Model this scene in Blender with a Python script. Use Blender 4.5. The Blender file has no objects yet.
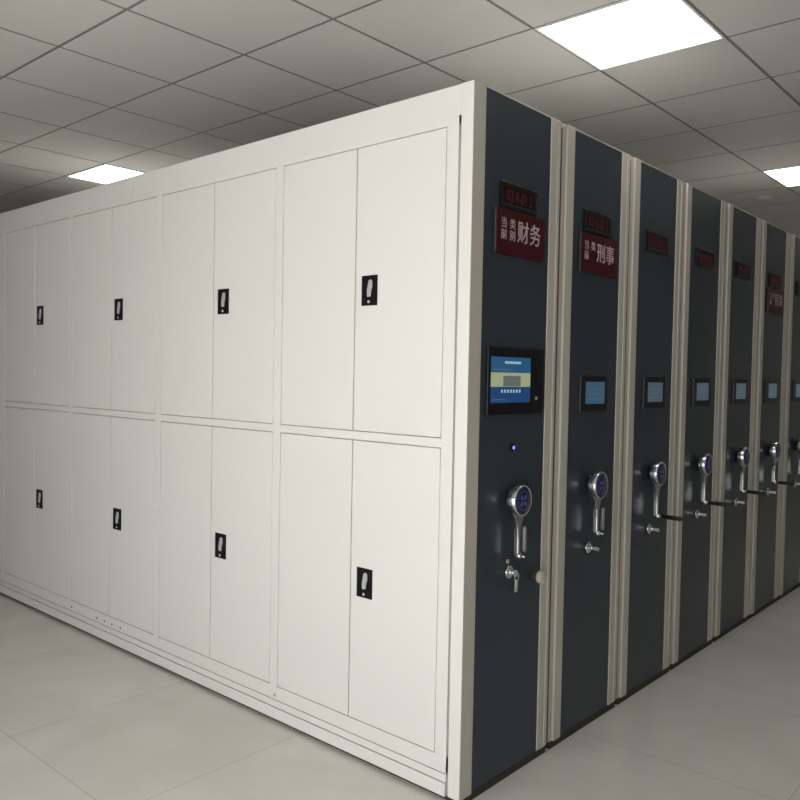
import bpy, bmesh, math
from mathutils import Matrix, Vector

scene = bpy.context.scene
COL = scene.collection
R = math.radians

# ------------------------------------------------------------------ materials
MATS = {}
def mat(name, color, rough=0.5, metal=0.0, spec=0.5, coat=0.0, bump=0.0, bscale=60.0, var=0.0, vscale=3.0, emit=None, estr=0.0):
    if name in MATS: return MATS[name]
    m = bpy.data.materials.new(name); m.use_nodes = True
    nt = m.node_tree; b = nt.nodes['Principled BSDF']
    b.inputs['Base Color'].default_value = (*color, 1)
    b.inputs['Roughness'].default_value = rough
    b.inputs['Metallic'].default_value = metal
    b.inputs['Specular IOR Level'].default_value = spec
    b.inputs['Coat Weight'].default_value = coat
    if emit:
        b.inputs['Emission Color'].default_value = (*emit, 1)
        b.inputs['Emission Strength'].default_value = estr
    tc = nt.nodes.new('ShaderNodeTexCoord')
    if var > 0:
        n = nt.nodes.new('ShaderNodeTexNoise'); n.inputs['Scale'].default_value = vscale
        n.inputs['Detail'].default_value = 4
        nt.links.new(tc.outputs['Object'], n.inputs['Vector'])
        mx = nt.nodes.new('ShaderNodeMix'); mx.data_type = 'RGBA'
        mx.inputs[6].default_value = (*[c*(1-var) for c in color], 1)
        mx.inputs[7].default_value = (*[min(1, c*(1+var)) for c in color], 1)
        nt.links.new(n.outputs['Fac'], mx.inputs[0]); nt.links.new(mx.outputs[2], b.inputs['Base Color'])
    if bump > 0:
        n = nt.nodes.new('ShaderNodeTexNoise'); n.inputs['Scale'].default_value = bscale
        n.inputs['Detail'].default_value = 3
        nt.links.new(tc.outputs['Object'], n.inputs['Vector'])
        bp = nt.nodes.new('ShaderNodeBump'); bp.inputs['Strength'].default_value = bump
        bp.inputs['Distance'].default_value = 0.002
        nt.links.new(n.outputs['Fac'], bp.inputs['Height']); nt.links.new(bp.outputs['Normal'], b.inputs['Normal'])
    MATS[name] = m
    return m

WHITE = mat('cream_powder_coat', (0.765, 0.745, 0.70), rough=0.42, spec=0.35, bump=0.05, bscale=35, var=0.012)
PANEL = mat('slate_powder_coat', (0.035, 0.045, 0.056), rough=0.27, spec=0.32, bump=0.03, bscale=220, var=0.05)
BEIGE = mat('beige_edge_and_post_shade', (0.51, 0.468, 0.405), rough=0.4, spec=0.4, bump=0.05, bscale=25, var=0.03)  # coat of the stiles; also stands in for shade on the corner post
RUBBER = mat('dark_rubber', (0.035, 0.028, 0.022), rough=0.7)
SEAL = mat('brown_rubber', (0.04, 0.03, 0.022), rough=0.6)
BLACK = mat('black_plastic', (0.008, 0.008, 0.010), rough=0.3, spec=0.25)
HBLACK = mat('handle_black', (0.007, 0.006, 0.008), rough=0.4, spec=0.2)
CHROME = mat('chrome', (0.62, 0.62, 0.64), rough=0.17, metal=1.0)
GREYGRIP = mat('grey_grip', (0.16, 0.155, 0.15), rough=0.35, metal=0.3)
SATIN = mat('satin_metal', (0.6, 0.59, 0.57), rough=0.3, metal=0.9)
LEVER = mat('silver_lever', (0.6, 0.59, 0.63), rough=0.35, metal=0.35)
BLUECAP = mat('blue_cap', (0.02, 0.022, 0.09), rough=0.2)
BLUEMARK = mat('blue_cap_mark', (0.08, 0.08, 0.26), rough=0.4)
SIGNRED = mat('sign_red', (0.055, 0.004, 0.007), rough=0.35, spec=0.2, var=0.1, vscale=12)
SIGNTXT = mat('sign_lettering', (0.52, 0.42, 0.42), rough=0.5)
LEDRED = mat('led_red', (0.05, 0.004, 0.006), rough=0.4, emit=(0.8, 0.03, 0.06), estr=0.035)
LEDBACK = mat('led_window', (0.012, 0.003, 0.004), rough=0.3, spec=0.15)
DOTBLUE = mat('indicator_blue', (0.1, 0.1, 0.5), rough=0.3, emit=(0.25, 0.3, 1.0), estr=1.5)
RIM = mat('dark_grey_rim', (0.05, 0.05, 0.05), rough=0.35)
def screen(name, c, s=1.0): return mat(name, tuple(x*0.1 for x in c), rough=0.15, emit=c, estr=s)
SC_BLUE = screen('screen_blue', (0.018, 0.085, 0.19))
SC_DEEP = screen('screen_deep_blue', (0.01, 0.05, 0.16))
SC_PALE = screen('screen_pale', (0.33, 0.36, 0.21))
SC_GREY = screen('screen_grey', (0.11, 0.14, 0.12))
SC_TEXT = screen('screen_text', (0.30, 0.42, 0.50))
SC_SMALL = screen('screen_small_blue', (0.035, 0.085, 0.145))
SC_SMALL2 = screen('screen_small_grey', (0.055, 0.082, 0.105))
SC_LINE = screen('screen_line', (0.075, 0.125, 0.17))
TILE = mat('ceiling_board', (0.56, 0.545, 0.52), rough=0.9, spec=0.1, bump=0.3, bscale=250, var=0.05, vscale=1.3)
GRID = mat('ceiling_grid', (0.17, 0.165, 0.16), rough=0.6)
WALLM = mat('wall_paint', (0.50, 0.49, 0.46), rough=0.9, spec=0.1, bump=0.1)
DIFF = mat('light_diffuser', (0.9, 0.9, 0.9), rough=0.6, emit=(1, 0.99, 0.98), estr=10.0)
LFRAME = mat('light_frame', (0.75, 0.75, 0.73), rough=0.4)
WFRAME = mat('window_frame_paint', (0.7, 0.7, 0.7), rough=0.4)

def floor_mat():
    m = bpy.data.materials.new('polished_floor_tile'); m.use_nodes = True
    nt = m.node_tree; b = nt.nodes['Principled BSDF']
    tc = nt.nodes.new('ShaderNodeTexCoord')
    br = nt.nodes.new('ShaderNodeTexBrick'); br.offset = 0; br.squash = 1
    br.inputs['Scale'].default_value = 1.0
    br.inputs['Brick Width'].default_value = 0.8; br.inputs['Row Height'].default_value = 0.8
    br.inputs['Mortar Size'].default_value = 0.0016; br.inputs['Mortar Smooth'].default_value = 0.2
    br.inputs['Color1'].default_value = (0.75, 0.725, 0.67, 1); br.inputs['Color2'].default_value = (0.77, 0.745, 0.69, 1)
    br.inputs['Mortar'].default_value = (0.50, 0.48, 0.44, 1)
    nt.links.new(tc.outputs['Object'], br.inputs['Vector'])
    n = nt.nodes.new('ShaderNodeTexNoise'); n.inputs['Scale'].default_value = 1.4; n.inputs['Detail'].default_value = 6
    n.inputs['Distortion'].default_value = 1.2
    nt.links.new(tc.outputs['Object'], n.inputs['Vector'])
    mx = nt.nodes.new('ShaderNodeMix'); mx.data_type = 'RGBA'; mx.blend_type = 'MULTIPLY'
    cr = nt.nodes.new('ShaderNodeValToRGB')
    cr.color_ramp.elements[0].color = (0.90, 0.89, 0.88, 1); cr.color_ramp.elements[1].color = (1, 1, 1, 1)
    cr.color_ramp.elements[0].position = 0.35; cr.color_ramp.elements[1].position = 0.65
    nt.links.new(n.outputs['Fac'], cr.inputs[0])
    mx.inputs[0].default_value = 1.0
    nt.links.new(br.outputs['Color'], mx.inputs[6]); nt.links.new(cr.outputs[0], mx.inputs[7])
    nt.links.new(mx.outputs[2], b.inputs['Base Color'])
    b.inputs['Roughness'].default_value = 0.16
    b.inputs['Specular IOR Level'].default_value = 0.5
    return m
FLOOR = floor_mat()

# ------------------------------------------------------------------ mesh helpers
class MB:
    def __init__(s): s.bm = bmesh.new(); s.mats = []
    def mi(s, m):
        if m not in s.mats: s.mats.append(m)
        return s.mats.index(m)
    def box(s, x0, x1, y0, y1, z0, z1, m, bev=0.0, seg=2):
        t = bmesh.new(); bmesh.ops.create_cube(t, size=1)
        for v in t.verts:
            v.co = Vector(((x0+x1)/2+v.co.x*(x1-x0), (y0+y1)/2+v.co.y*(y1-y0), (z0+z1)/2+v.co.z*(z1-z0)))
        if bev > 0:
            bmesh.ops.bevel(t, geom=t.edges[:], offset=bev, segments=seg, profile=0.5, affect='EDGES')
        return s._take(t, m)
    def _take(s, t, m, smooth=False):
        i = s.mi(m)
        for f in t.faces: f.material_index = i; f.smooth = smooth
        me = bpy.data.meshes.new('tmp'); t.to_mesh(me); t.free()
        s.bm.from_mesh(me); bpy.data.meshes.remove(me)
        return s
    def lathe(s, prof, c, m, axis='x', n=40):
        """prof = [(distance along axis, radius)...] revolved about the axis through c"""
        t = bmesh.new(); rings = []
        for a, r in prof:
            ring = []
            for k in range(n):
                th = 2*math.pi*k/n; p, q = r*math.cos(th), r*math.sin(th)
                co = (a, p, q) if axis == 'x' else ((q, a, p) if axis == 'y' else (p, q, a))
                ring.append(t.verts.new(Vector(co)+Vector(c)))
            rings.append(ring)
        for A, B in zip(rings, rings[1:]):
            for k in range(n):
                t.faces.new((A[k], A[(k+1) % n], B[(k+1) % n], B[k]))
        t.faces.new(rings[0][::-1]); t.faces.new(rings[-1])
        bmesh.ops.recalc_face_normals(t, faces=t.faces)
        for f in t.faces: f.smooth = True
        i = s.mi(m)
        for f in t.faces: f.material_index = i
        me = bpy.data.meshes.new('tmp'); t.to_mesh(me); t.free()
        s.bm.from_mesh(me); bpy.data.meshes.remove(me)
        return s
    def prism_x(s, pts, x0, x1, m, bev=0.0):
        """outline in (y, z) extruded from x0 to x1"""
        t = bmesh.new()
        a = [t.verts.new((x0, y, z)) for y, z in pts]; b = [t.verts.new((x1, y, z)) for y, z in pts]
        t.faces.new(a); t.faces.new(b[::-1]); n = len(pts)
        for k in range(n): t.faces.new((a[k], b[k], b[(k+1) % n], a[(k+1) % n]))
        bmesh.ops.recalc_face_normals(t, faces=t.faces)
        if bev: bmesh.ops.bevel(t, geom=[e for e in t.edges if abs(e.verts[0].co.x-e.verts[1].co.x) < 1e-6], offset=bev, segments=2, affect='EDGES')
        return s._take(t, m)
    def tube(s, pts, r, m, n=12):
        pts = [Vector(p) for p in pts]; t = bmesh.new(); rings = []
        for i, p in enumerate(pts):
            d = (pts[min(i+1, len(pts)-1)]-pts[max(i-1, 0)]).normalized()
            up = Vector((0, 0, 1)) if abs(d.z) < 0.9 else Vector((0, 1, 0))
            u = d.cross(up).normalized(); w = d.cross(u)
            rr = r[i] if isinstance(r, (list, tuple)) else r
            rings.append([t.verts.new(p+u*rr*math.cos(2*math.pi*k/n)+w*rr*math.sin(2*math.pi*k/n)) for k in range(n)])
        for A, B in zip(rings, rings[1:]):
            for k in range(n): t.faces.new((A[k], A[(k+1) % n], B[(k+1) % n], B[k]))
        t.faces.new(rings[0][::-1]); t.faces.new(rings[-1])
        bmesh.ops.recalc_face_normals(t, faces=t.faces)
        return s._take(t, m, True)
    def torus(s, c, R_, r, m, axis='x', n=28, k=8):
        t = bmesh.new(); V = []
        for i in range(n):
            a = 2*math.pi*i/n; row = []
            for j in range(k):
                b = 2*math.pi*j/k; q = R_+r*math.cos(b); h = r*math.sin(b)
                co = (h, q*math.cos(a), q*math.sin(a)) if axis == 'x' else (q*math.cos(a), h, q*math.sin(a))
                row.append(t.verts.new(Vector(co)+Vector(c)))
            V.append(row)
        for i in range(n):
            for j in range(k): t.faces.new((V[i][j], V[(i+1) % n][j], V[(i+1) % n][(j+1) % k], V[i][(j+1) % k]))
        bmesh.ops.recalc_face_normals(t, faces=t.faces)
        return s._take(t, m, True)
    def text(s, body, m, y, z, size, x, ext=0.0008, sx=1.0, align='CENTER', bold=0.0):
        """lettering lying on a face that looks to +x; reading direction is +y"""
        cu = bpy.data.curves.new('txt', 'FONT'); cu.body = body; cu.size = size; cu.extrude = ext; cu.offset = bold
        cu.align_x = align; cu.align_y = 'CENTER'; cu.resolution_u = 2
        o = bpy.data.objects.new('txt', cu); COL.objects.link(o)
        dg = bpy.context.evaluated_depsgraph_get(); dg.update()
        me = bpy.data.meshes.new_from_object(o.evaluated_get(dg))
        bpy.data.objects.remove(o); bpy.data.curves.remove(cu)
        me.transform(Matrix.Translation((x, y, z)) @ Matrix(((0, 0, 1, 0), (sx, 0, 0, 0), (0, 1, 0, 0), (0, 0, 0, 1))))
        i = s.mi(m)
        for p in me.polygons: p.material_index = i
        s.bm.from_mesh(me); bpy.data.meshes.remove(me)
        return s
    def build(s, name, parent=None):
        me = bpy.data.meshes.new(name); s.bm.to_mesh(me); s.bm.free()
        for m in s.mats: me.materials.append(m)
        o = bpy.data.objects.new(name, me); COL.objects.link(o)
        if parent: o.parent = parent
        return o

def empty(name, loc, label, cat, group=None):
    o = bpy.data.objects.new(name, None); COL.objects.link(o); o.location = loc
    o.empty_display_size = 0.1
    o['label'] = label; o['category'] = cat
    if group: o['group'] = group
    return o
def struct(o): o['kind'] = 'structure'; return o
KIDS = {}
def copy_tree(o, parent=None):
    c = o.copy(); COL.objects.link(c)
    if parent: c.parent = parent
    for ch in [k for k in bpy.data.objects if k.parent == o]: copy_tree(ch, c)
    return c

# ------------------------------------------------------------------ dimensions
H = 2.92                      # suspended ceiling
XL, XR, YB, YF = -7.5, 3.3, -3.5, 8.6
T = 2.40                      # shelving height
ZB = 0.018                    # underside of the steel bodies
PITCH = 0.582                 # one shelving carriage
CW = 0.8845                   # one cabinet column on the long face
NC = 5
XEND = -0.085-NC*CW           # far end of the shelving

# ------------------------------------------------------------------ room
struct(MB().box(XL, XR, YB, YF, -0.13, -0.008, FLOOR).build('floor'))
struct(MB().box(XL-0.2, XL, YB-0.2, YF+0.2, -0.13, H+0.3, WALLM).build('wall_left'))
struct(MB().box(XR, XR+0.2, YB-0.2, YF+0.2, -0.13, H+0.3, WALLM).build('wall_right'))
struct(MB().box(XL, XR, YF, YF+0.2, -0.13, H+0.3, WALLM).build('wall_far'))
WINS = [(-1.3, 0.6), (1.0, 2.9)]
WZ0, WZ1 = 0.06, 1.95
w = MB(); xs = [XL]+[v for p in WINS for v in p]+[XR]
w.box(XL, XR, YB-0.2, YB, -0.13, WZ0, WALLM); w.box(XL, XR, YB-0.2, YB, WZ1, H+0.3, WALLM)
for a, b in zip(xs[::2], xs[1::2]): w.box(a, b, YB-0.2, YB, WZ0, WZ1, WALLM)
struct(w.build('wall_near'))
for i, (a, b) in enumerate(WINS):
    f = MB(); t = 0.05
    for z0, z1 in ((WZ0, WZ0+t), (WZ1-t, WZ1)): f.box(a, b, YB-0.15, YB-0.07, z0, z1, WFRAME, 0.004)
    for x in (a, (a+b)/2-t/2, b-t): f.box(x, x+t, YB-0.15, YB-0.07, WZ0+t, WZ1-t, WFRAME, 0.004)
    wo = struct(f.build('window_%d' % (i+1)))
    L = bpy.data.lights.new('sky_portal', 'AREA'); L.shape = 'RECTANGLE'; L.size = b-a; L.size_y = WZ1-WZ0
    L.cycles.is_portal = True
    lo = bpy.data.objects.new('sky_portal', L); COL.objects.link(lo)
    lo.location = ((a+b)/2, YB-0.25, (WZ0+WZ1)/2); lo.rotation_euler = (R(90), 0, 0)

# suspended ceiling: 600 mm boards with a narrow dark joint between them
GX, GY, G = -0.311, 1.427, 0.6
LIGHTS = [(0, -1), (0, 4), (0, 9), (-7, -1), (-7, 4), (-7, 9)]   # cell indices (x, y)
i0, i1 = math.floor((XL-GX)/G), math.ceil((XR-GX)/G)
j0, j1 = math.floor((YB-GY)/G), math.ceil((YF-GY)/G)
gap = 0.008
c = MB()
for i in range(i0, i1):
    for j in range(j0, j1):
        if (i, j) in LIGHTS: continue
        x0, x1 = max(XL, GX+i*G+gap), min(XR, GX+(i+1)*G-gap)
        y0, y1 = max(YB, GY+j*G+gap), min(YF, GY+(j+1)*G-gap)
        if x1 > x0+0.01 and y1 > y0+0.01: c.box(x0, x1, y0, y1, H, H+0.015, TILE)
struct(c.build('ceiling'))
g = MB()
for i in range(i0+1, i1):
    x = GX+i*G; g.box(x-0.012, x+0.012, YB, YF, H+0.0012, H+0.03, GRID)
for j in range(j0+1, j1):
    y = GY+j*G; g.box(XL, XR, y-0.012, y+0.012, H+0.0014, H+0.0301, GRID)
g.box(XL-0.05, XR+0.05, YB-0.05, YF+0.05, H+0.12, H+0.2, WALLM)
struct(g.build('trim_1'))

LLAB = {(0, -1): 'square white ceiling light panel nearest the corner, above the dark numbered end panels',
        (0, 4): 'square white ceiling light panel far along the aisle at the right edge',
        (-7, -1): 'square white ceiling light panel seen just above the top of the cream cabinets',
        (-7, 4): 'square white ceiling light panel hidden behind the cabinets on the left',
        (0, 9): 'square white ceiling light panel by the far wall on the right',
        (-7, 9): 'square white ceiling light panel by the far wall on the left'}
for (i, j) in LIGHTS:
    x0, x1, y0, y1 = GX+i*G+0.004, GX+(i+1)*G-0.004, GY+j*G+0.004, GY+(j+1)*G-0.004
    cx, cy = (x0+x1)/2, (y0+y1)/2; hw = (x1-x0)/2
    e = empty('ceiling_light', (cx, cy, H), LLAB[(i, j)], 'ceiling light', 'square light panels in the ceiling')
    f = MB(); t = 0.012
    f.box(-hw, hw, -hw, -hw+t, -0.004, 0.03, LFRAME); f.box(-hw, hw, hw-t, hw, -0.004, 0.03, LFRAME)
    f.box(-hw, -hw+t, -hw+t, hw-t, -0.004, 0.03, LFRAME); f.box(hw-t, hw, -hw+t, hw-t, -0.004, 0.03, LFRAME)
    f.build('light_frame', e)
    MB().box(-hw+t, hw-t, -hw+t, hw-t, 0.0, 0.02, DIFF).build('diffuser', e)

sd = empty('smoke_detector', (-0.567, 4.712, H), 'small round pale fitting on the ceiling above the far end panels', 'smoke detector')
MB().lathe([(-0.022, 0.03), (-0.020, 0.045), (-0.010, 0.055)], (0, 0, 0), TILE, 'z').build('sensor_head', sd)
MB().lathe([(-0.010, 0.07), (-0.007, 0.075), (0.0, 0.075)], (0, 0, 0), TILE, 'z').build('mounting_base', sd)

# ------------------------------------------------------------------ shelving
PC = 0.294                    # centre line of an end panel
def make_crank(root, folded):
    hz = 1.003
    m = MB()
    m.lathe([(0.0, 0.034), (0.018, 0.034), (0.018, 0.053), (0.0195, 0.0555), (0.022, 0.056), (0.0525, 0.056), (0.055, 0.0545), (0.056, 0.052), (0.056, 0.0495), (0.053, 0.0485), (0.052, 0.02)], (0, PC, hz), CHROME, n=56)
    pts = []
    for k in range(15):                                   # lower rim of the drum, then the narrowing arm
        a = R(200+k*10); pts.append((PC+0.054*math.cos(a), hz+0.054*math.sin(a)))
    right = [(PC+0.0185, hz-0.075), (PC+0.0125, hz-0.098), (PC+0.0095, hz-0.13), (PC+0.009, hz-0.195), (PC+0.006, hz-0.206)]
    left = [(2*PC-y, z) for y, z in right][::-1]
    rim = [(PC+0.053, hz-0.012), (PC+0.045, hz-0.034), (PC+0.031, hz-0.055)]
    lrim = [(2*PC-y, z) for y, z in rim][::-1]
    m.prism_x([(PC+0.053, hz+0.0)]+rim+right+left+lrim+[(PC-0.053, hz+0.0)], 0.024, 0.042, CHROME, 0.003)
    m.lathe([(0.022, 0.009), (0.048, 0.009), (0.050, 0.007)], (0, PC, hz-0.196), CHROME, n=20)
    cr = m.build('crank_handle', root)
    b = MB()
    b.lathe([(0.0522, 0.048), (0.0545, 0.048), (0.0555, 0.046)], (0, PC, hz), BLUECAP, n=48)
    for k in range(4):                                    # four-petal emblem in the cap
        a = R(45+90*k); u = (math.cos(a), math.sin(a)); v = (-u[1], u[0])
        q = [(0.004, 0), (0.012, 0.006), (0.024, 0.004), (0.024, -0.004), (0.012, -0.006)]
        b.prism_x([(PC+u[0]*s+v[0]*t, hz+u[1]*s+v[1]*t) for s, t in q], 0.0553, 0.0562, BLUEMARK)
    b.torus((0.0555, PC, hz), 0.034, 0.0006, BLUEMARK)
    b.build('hub_cap', cr)['label'] = 'dark blue round cap with a pale cross emblem'
    g_ = MB(); zt = hz-0.196
    if folded:
        g_.tube([(0.048, PC, zt), (0.066, PC, zt)], 0.0045, CHROME)
        g_.tube([(0.061, PC+0.002, zt+0.016), (0.061, PC+0.002, zt+0.024), (0.061, PC+0.002, zt+0.10), (0.061, PC+0.002, zt+0.106)], [0.005, 0.008, 0.008, 0.006], GREYGRIP)
        g_.build('folding_grip', cr)
    else:
        g_.tube([(0.048, PC, zt), (0.060, PC, zt)], 0.006, CHROME)
        g_.tube([(0.058, PC, zt), (0.066, PC, zt), (0.100, PC, zt), (0.150, PC, zt), (0.156, PC, zt)], [0.008, 0.0095, 0.0105, 0.0105, 0.007], BLACK)
        g_.build('folding_grip', cr)['label'] = 'black grip sticking straight out'
    return cr

def make_lock(root, hanging):
    z = 0.742
    lk = MB().lathe([(0, 0.024), (0.004, 0.024), (0.007, 0.020), (0.007, 0.012), (0.014, 0.012), (0.015, 0.010)], (0, PC, z), CHROME, n=28).build('lock', root)
    k = MB()
    k.box(0.012, 0.030, PC-0.0015, PC+0.0015, z-0.004, z+0.004, SATIN)
    if not hanging:
        k.prism_x([(PC-0.0018, z-0.007), (PC+0.0018, z-0.007), (PC+0.0018, z+0.007), (PC-0.0018, z+0.007)], 0.026, 0.050, SATIN, 0.0)
    if hanging:
        k.prism_x([(PC-0.0018, z-0.011), (PC+0.0018, z-0.011), (PC+0.0018, z+0.011), (PC-0.0018, z+0.011)], 0.022, 0.036, SATIN, 0.0)
        k.torus((0.033, PC+0.002, z-0.012), 0.013, 0.0012, SATIN)
        k.box(0.031, 0.034, PC-0.008, PC+0.010, z-0.066, z-0.022, SATIN, 0.001)
        k.box(0.035, 0.037, PC-0.004, PC+0.006, z-0.048, z-0.022, SATIN, 0.001)
    k.build('key', lk)
    if hanging:
        MB().lathe([(0, 0.008), (0.004, 0.008), (0.006, 0.005)], (0, PC-0.012, z+0.040), SATIN, n=18).build('bolt', root)

def make_led(root, digits):
    y0, y1, z0, z1 = PC-0.109, PC+0.116, 2.018, 2.106
    m = MB(); t = 0.008
    m.box(-0.002, 0.0075, y0, y1, z0, z1, BLACK, 0.002)
    m.box(0.004, 0.010, y0, y1, z1-0.004, z1, RIM, 0.001)
    led = m.build('position_display', root)
    d = MB().box(0.0065, 0.0080, y0+0.014, y1-0.014, z0+0.014, z1-0.018, LEDBACK)
    d.box(0.0079, 0.0085, y0+0.014, y1-0.014, z0+0.012, z0+0.0145, RIM)
    d.build('display_window', led)
    MB().text(digits, LEDRED, (y0+y1)/2, z0+0.041, 0.058, 0.0085, 0.0004, sx=0.72, bold=0.0003).build('red_digits', led)
    return led

def make_sign(root, small, big):
    y0, y1, z0, z1 = PC-0.138, PC+0.171-0.0, 1.858, 2.012
    y0 = PC-0.137; y1 = PC+0.172
    s = MB().box(-0.002, 0.009, y0, y1, z0, z1, SIGNRED, 0.0015)
    s.box(0.002, 0.0105, y0-0.004, y0, z0, z1, RIM, 0.001)
    sg = s.build('category_sign', root)
    sg['label'] = 'dark red plate with white lettering'
    t = MB(); yy = [y0+0.045, y0+0.098]
    for ci, col_ in enumerate(small):
        for ri, ch in enumerate(col_):
            t.text(ch, SIGNTXT, yy[ci], z0+0.105-0.040*ri+0.0, 0.038, 0.0095, 0.0005)
    for k, ch in enumerate(big):
        t.text(ch, SIGNTXT, y0+0.166+0.078*k, z0+0.082, 0.082, 0.0095, 0.0005, sx=0.92, bold=0.0004)
    t.build('sign_lettering', sg)
    return sg

def make_small_screen(root, mt):
    y0, y1, z0, z1 = PC-0.107, PC+0.121, 1.302, 1.446
    m = MB().box(-0.002, 0.007, y0, y1, z0, z1, BLACK, 0.003)
    m.box(0.001, 0.0078, y0-0.002, y0+0.001, z0, z1, RIM, 0.0007)
    s = m.build('control_screen', root)
    d = MB().box(0.0065, 0.0076, y0+0.040, y1-0.026, z0+0.030, z1-0.024, mt)
    for k in range(3):
        zz = z0+0.048+0.02*k; d.box(0.0075, 0.0079, y0+0.062, y1-0.045-0.02*(k % 2), zz, zz+0.004, SC_LINE)
    d.build('screen_image', s)
    return s

def make_frame(root, t0, tl, tr, t1, first=False):
    """edge stiles, dark board, top cap and floor gap of one end, in carriage coordinates"""
    D = -0.045
    m = MB()
    if first: m.box(D, 0.0, t0, tl, ZB, T, BEIGE, 0.003)
    else:
        m.box(D, -0.004, t0, t0+0.034, ZB, T, BEIGE, 0.003)
        m.box(D, 0.005, t0+0.030, tl, ZB, T, BEIGE, 0.0035)
    m.build('edge_stile', root)
    m = MB().box(D, 0.001, tr, t1, ZB, T, BEIGE, 0.003)
    m.box(D, 0.0035, tr+0.046, t1-0.004, ZB+0.01, T-0.01, BEIGE, 0.0015)
    m.build('edge_stile', root)
    MB().box(D+0.005, -0.002, tl-0.002, tr+0.002, ZB, T-0.0048, PANEL).build('end_panel', root)['label'] = 'dark slate blue end board'
    MB().box(D, 0.0, tl, tr, T-0.005, T, BEIGE, 0.0008).build('top_cap', root)
    MB().box(XEND+0.05, -0.001, t0+0.012, t1-0.004, -0.008, ZB+0.001, RUBBER).build('base_rail', root)

GRP = 'mobile shelving carriages parked side by side'
ORD = ['first', 'second', 'third', 'fourth', 'fifth', 'sixth', 'seventh']
def unit_y(k): return -0.03+PITCH*k

# --- first carriage: the cream cabinet face and the big touch screen
u1 = empty('mobile_shelving', (0, unit_y(0), 0), 'cream shelving carriage at the corner, with two rows of doors and a large touch screen', 'mobile shelving', GRP)
F = 0.03                                                   # the long face in carriage coordinates (world y = 0)
make_frame(u1, F, F+0.068, F+0.481, 0.580)
u1_st = [o for o in bpy.data.objects if o.parent == u1 and o.name.startswith('edge_stile')]
bpy.data.objects.remove(u1_st[0])
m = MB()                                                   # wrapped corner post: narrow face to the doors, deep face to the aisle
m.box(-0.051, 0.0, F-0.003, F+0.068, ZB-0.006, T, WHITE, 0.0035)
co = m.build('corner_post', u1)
co.data.materials.append(BEIGE)                            # aisle side is the same cream paint, its shade put into the colour
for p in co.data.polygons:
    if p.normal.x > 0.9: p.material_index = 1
MB().box(XEND, -0.045, F+0.021, 0.578, ZB, T-0.004, WHITE).build('carcass', u1)
# face frame
Z1, Z2, Z3, Z4 = 2.2697, 1.2239, 1.1923, 0.1425
fr = MB(); fy0, fy1 = F, F+0.022
XR0 = -0.0615
fr.box(-0.1108, XR0, fy0, fy1, Z4-0.055, 2.298, WHITE, 0.0015)
pc = [-0.969-CW*k for k in range(NC)]
for x in pc[:-1]: fr.box(x-0.0235, x+0.0235, fy0-0.0005, fy1, Z4-0.05, Z1+0.01, WHITE, 0.002)
fr.box(XEND, pc[-1]+0.0235, fy0, fy1, Z4-0.05, Z1+0.01, WHITE, 0.002)
edges = [-0.1108]+[v for x in pc for v in (x+0.0235, x-0.0235)]
for k in range(NC):
    xr, xl = edges[2*k], edges[2*k+1]
    fr.box(xl-0.003, xr+0.003, fy0+0.0005, fy1, Z3, Z2, WHITE, 0.0012)
fr.box(XEND, XR0, fy0+0.0002, fy1, Z1, 2.298, WHITE, 0.0015)
fr.box(XEND, XR0, fy0+0.0002, fy1, 0.086, Z4, WHITE, 0.0015)
fr.build('face_frame', u1)
for x0, x1 in ((-2.0945, -0.053), (XEND, -2.0965)):
    MB().box(x0, x1, F+0.0035, F+0.022, 2.2985, T, WHITE, 0.001).build('fascia_panel', u1)
pl = MB()
pl.box(XEND, XR0, F+0.001, F+0.03, 0.0555, 0.0825, WHITE, 0.001)
pl.box(XEND, XR0, F-0.004, F+0.03, 0.008, 0.053, WHITE, 0.001)
pl.build('plinth', u1)
for x in (-2.71, -2.428, -2.348, -2.271, -2.186):
    MB().lathe([(F-0.0016, 0.003), (F-0.001, 0.0052), (F+0.004, 0.0052)], (x, 0, 0.107), RUBBER, 'y', 14).build('screw', u1)
MB().lathe([(F-0.005, 0.004), (F-0.003, 0.007), (F+0.002, 0.007)], (-0.958, 0, 0.104), SATIN, 'y', 16).build('bolt', u1)

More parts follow.
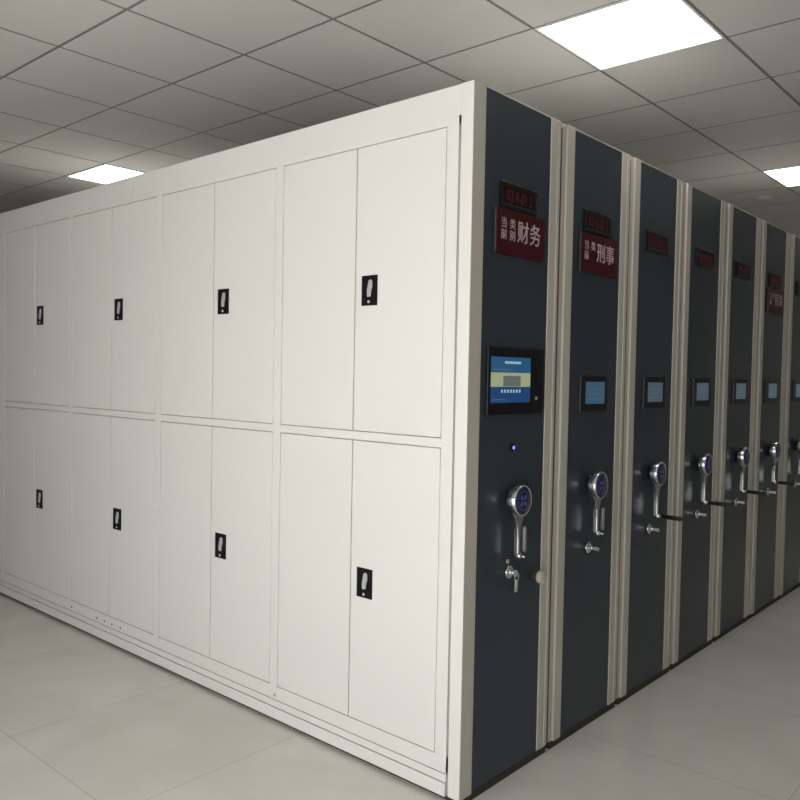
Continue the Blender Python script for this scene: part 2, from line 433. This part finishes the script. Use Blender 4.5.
def make_door(x0, x1, z0, z1, handle):
    g_ = 0.0026
    d = MB().box(x0+g_, x1-g_, F+0.0004, F+0.019, z0+g_, z1-g_, WHITE, 0.0018).build('cabinet_door', u1)
    if handle:
        hx0, hx1 = x0+0.036, x0+0.114
        zc = (z0+z1)/2+(0.0 if z0 > 1 else 0.0)
        zc = 1.742 if z0 > 1 else 0.665
        h = MB(); q = 0.011; ya, yb = F-0.003, F+0.006
        h.box(hx0, hx0+q, ya, yb, zc-0.055, zc+0.055, HBLACK, 0.0015); h.box(hx1-q, hx1, ya, yb, zc-0.055, zc+0.055, HBLACK, 0.0015)
        h.box(hx0+q, hx1-q, ya, yb, zc+0.044, zc+0.055, HBLACK, 0.0015); h.box(hx0+q, hx1-q, ya, yb, zc-0.055, zc-0.030, HBLACK, 0.0015)
        h.box(hx0+q/2, hx1-q/2, F-0.0008, F+0.006, zc-0.05, zc+0.05, HBLACK)
        h.build('handle_plate', d)['label'] = 'black recessed handle plate'
        lv = MB(); cx = (hx0+hx1)/2
        n = 10; pts = []
        prof = [(-0.004, 0.032), (0.006, 0.036), (0.014, 0.030), (0.0145, 0.008), (0.010, -0.002), (0.006, -0.026), (-0.010, -0.027), (-0.0115, -0.004), (-0.008, 0.012)]
        t = bmesh.new()
        A = [t.verts.new((cx+a, F-0.006, zc+b+0.004)) for a, b in prof]; B = [t.verts.new((cx+a, F+0.003, zc+b+0.004)) for a, b in prof]
        t.faces.new(A); t.faces.new(B[::-1]); L_ = len(prof)
        for k in range(L_): t.faces.new((A[k], B[k], B[(k+1) % L_], A[(k+1) % L_]))
        bmesh.ops.recalc_face_normals(t, faces=t.faces)
        bmesh.ops.bevel(t, geom=[e for e in t.edges if abs(e.verts[0].co.y-e.verts[1].co.y) < 1e-6 and e.verts[0].co.y < F-0.004], offset=0.003, segments=2, affect='EDGES')
        lv._take(t, LEVER)
        lv.build('latch_lever', d)['label'] = 'silver latch lever'
        MB().lathe([(F-0.0052, 0.003), (F-0.005, 0.0055), (F-0.002, 0.0055)], (cx-0.001, 0, zc-0.041), LEVER, 'y', 18).build('keyhole', d)
    return d
for k in range(NC):
    xr, xl = edges[2*k], edges[2*k+1]; xm = (xl+xr)/2-0.003
    for z0, z1 in ((Z2, Z1), (Z4, Z3)):
        make_door(xl, xm, z0, z1, False); make_door(xm, xr, z0, z1, True)

# touch screen of the first carriage
off = 0.03
ts = MB().box(-0.002, 0.008, off+0.100, off+0.458, 1.302, 1.539, BLACK, 0.004).build('touch_screen', u1)
im = MB(); a, b = off+0.115, off+0.362; z0, z1 = 1.346, 1.505; W_ = b-a; HH = z1-z0
im.box(0.0075, 0.0090, a, b, z0+HH*0.66, z1, SC_BLUE); im.box(0.0075, 0.0090, a, b, z0, z0+HH*0.35, SC_DEEP)
im.box(0.0075, 0.0090, a, b, z0+HH*0.35, z0+HH*0.66, SC_PALE)
im.box(0.0089, 0.0093, a+W_*0.30, a+W_*0.74, z0+HH*0.36, z0+HH*0.59, SC_GREY)
im.box(0.0089, 0.0093, a+W_*0.33, a+W_*0.74, z1-HH*0.145, z1-HH*0.09, SC_TEXT)
im.box(0.0089, 0.0093, a+W_*0.03, a+W_*0.5, z1-HH*0.29, z1-HH*0.26, SC_LINE)
for k in range(7): im.box(0.0089, 0.0093, a+W_*(0.25+0.075*k), a+W_*(0.295+0.075*k), z0+HH*0.22, z0+HH*0.29, SC_TEXT)
im.box(0.0089, 0.0093, a+W_*0.03, a+W_*0.4, z0+HH*0.06, z0+HH*0.085, SC_LINE)
im.build('screen_image', ts)
MB().lathe([(0.007, 0.006), (0.011, 0.006), (0.012, 0.004)], (0, off+0.405, 1.360), SATIN, n=18).build('button', ts)
iv = MB().lathe([(-0.002, 0.015), (0.003, 0.015), (0.005, 0.012)], (0, off+0.27, 1.186), BLACK, n=24).build('indicator_light', u1)
MB().lathe([(0.004, 0.007), (0.0065, 0.006), (0.0075, 0.003)], (0, off+0.27, 1.186), DOTBLUE, n=18).build('lamp_lens', iv)
kb = MB().lathe([(-0.002, 0.019), (0.008, 0.019), (0.008, 0.012), (0.022, 0.012)], (0, off+0.432, 0.699), RUBBER, n=28).build('side_knob', u1)
MB().lathe([(0.021, 0.020), (0.023, 0.023), (0.038, 0.023), (0.041, 0.020)], (0, off+0.432, 0.699), BEIGE, n=32).build('knob_cap', kb)
make_led(u1, '02 4-01 2'); make_sign(u1, ['当前', '类别'], '财务')
make_crank(u1, True); make_lock(u1, True)

# --- the other carriages
def make_plain(k, label, folded, scr):
    u = empty('mobile_shelving', (0, unit_y(k), 0), label, 'mobile shelving', GRP)
    make_frame(u, 0.013, 0.100, PITCH-0.074, PITCH)
    MB().box(XEND, -0.045, 0.014, PITCH-0.001, ZB, T-0.004, WHITE).build('carcass', u)
    MB().box(-0.05, -0.002, 0.0005, 0.0125, ZB, T-0.02, SEAL).build('seal_strip', u)
    make_small_screen(u, scr); make_led(u, '03 4-02 3')
    make_crank(u, folded); make_lock(u, False)
    return u
u2 = make_plain(1, 'shelving carriage beside the corner one, with a red lettered sign and a small blue screen', True, SC_SMALL)
make_sign(u2, ['当前', '类'], '刑事')
u3 = make_plain(2, 'x', False, SC_SMALL2)
labs = ['shelving carriage third from the corner, its black crank grip sticking out, no red sign',
        'shelving carriage fourth from the corner, the second of three with no red sign',
        'shelving carriage fifth from the corner, just before the far one with a red sign',
        'shelving carriage sixth from the corner, with a small red lettered sign near the right edge',
        'shelving carriage seventh from the corner, at the far end of the row']
u3['label'] = labs[0]
for n_ in range(1, 5):
    c_ = copy_tree(u3); c_.location = (0, unit_y(2+n_), 0); c_['label'] = labs[n_]
    if n_ == 3: make_sign(c_, ['当前', '类'], '民事')

# ------------------------------------------------------------------ light
wd = bpy.data.worlds.new('World'); scene.world = wd; wd.use_nodes = True
bg = wd.node_tree.nodes['Background']; bg.inputs[0].default_value = (0.93, 0.97, 1.0, 1); bg.inputs[1].default_value = 6.6

sl = bpy.data.lights.new('sun', 'SUN'); sl.energy = 17.0; sl.angle = R(1.0); sl.color = (1.0, 0.97, 0.93)
so = bpy.data.objects.new('sun', sl); COL.objects.link(so)
so.rotation_euler = Vector((-0.12, 0.58, -0.75)).to_track_quat('-Z', 'Y').to_euler()

# ------------------------------------------------------------------ camera
cam = bpy.data.cameras.new('camera'); co = bpy.data.objects.new('camera', cam); COL.objects.link(co)
yaw, pit, rol = 0.7219, -0.0326, 0.0186
fwd = Vector((-math.sin(yaw)*math.cos(pit), math.cos(yaw)*math.cos(pit), math.sin(pit)))
rt = Vector((math.cos(yaw), math.sin(yaw), 0)); up = rt.cross(fwd)
r2 = rt*math.cos(rol)+up*math.sin(rol); u2_ = -rt*math.sin(rol)+up*math.cos(rol)
M = Matrix((r2, u2_, -fwd)).transposed().to_4x4(); M.translation = Vector((1.571, -2.1236, 1.4398))
co.matrix_world = M
cam.sensor_width = 36; cam.lens = 36*800.45/800; cam.clip_start = 0.05
scene.camera = co
scene.view_settings.view_transform = 'Standard'; scene.view_settings.look = 'None'
scene.view_settings.exposure = -0.17; scene.view_settings.gamma = 1.0
scene.view_settings.use_curve_mapping = False
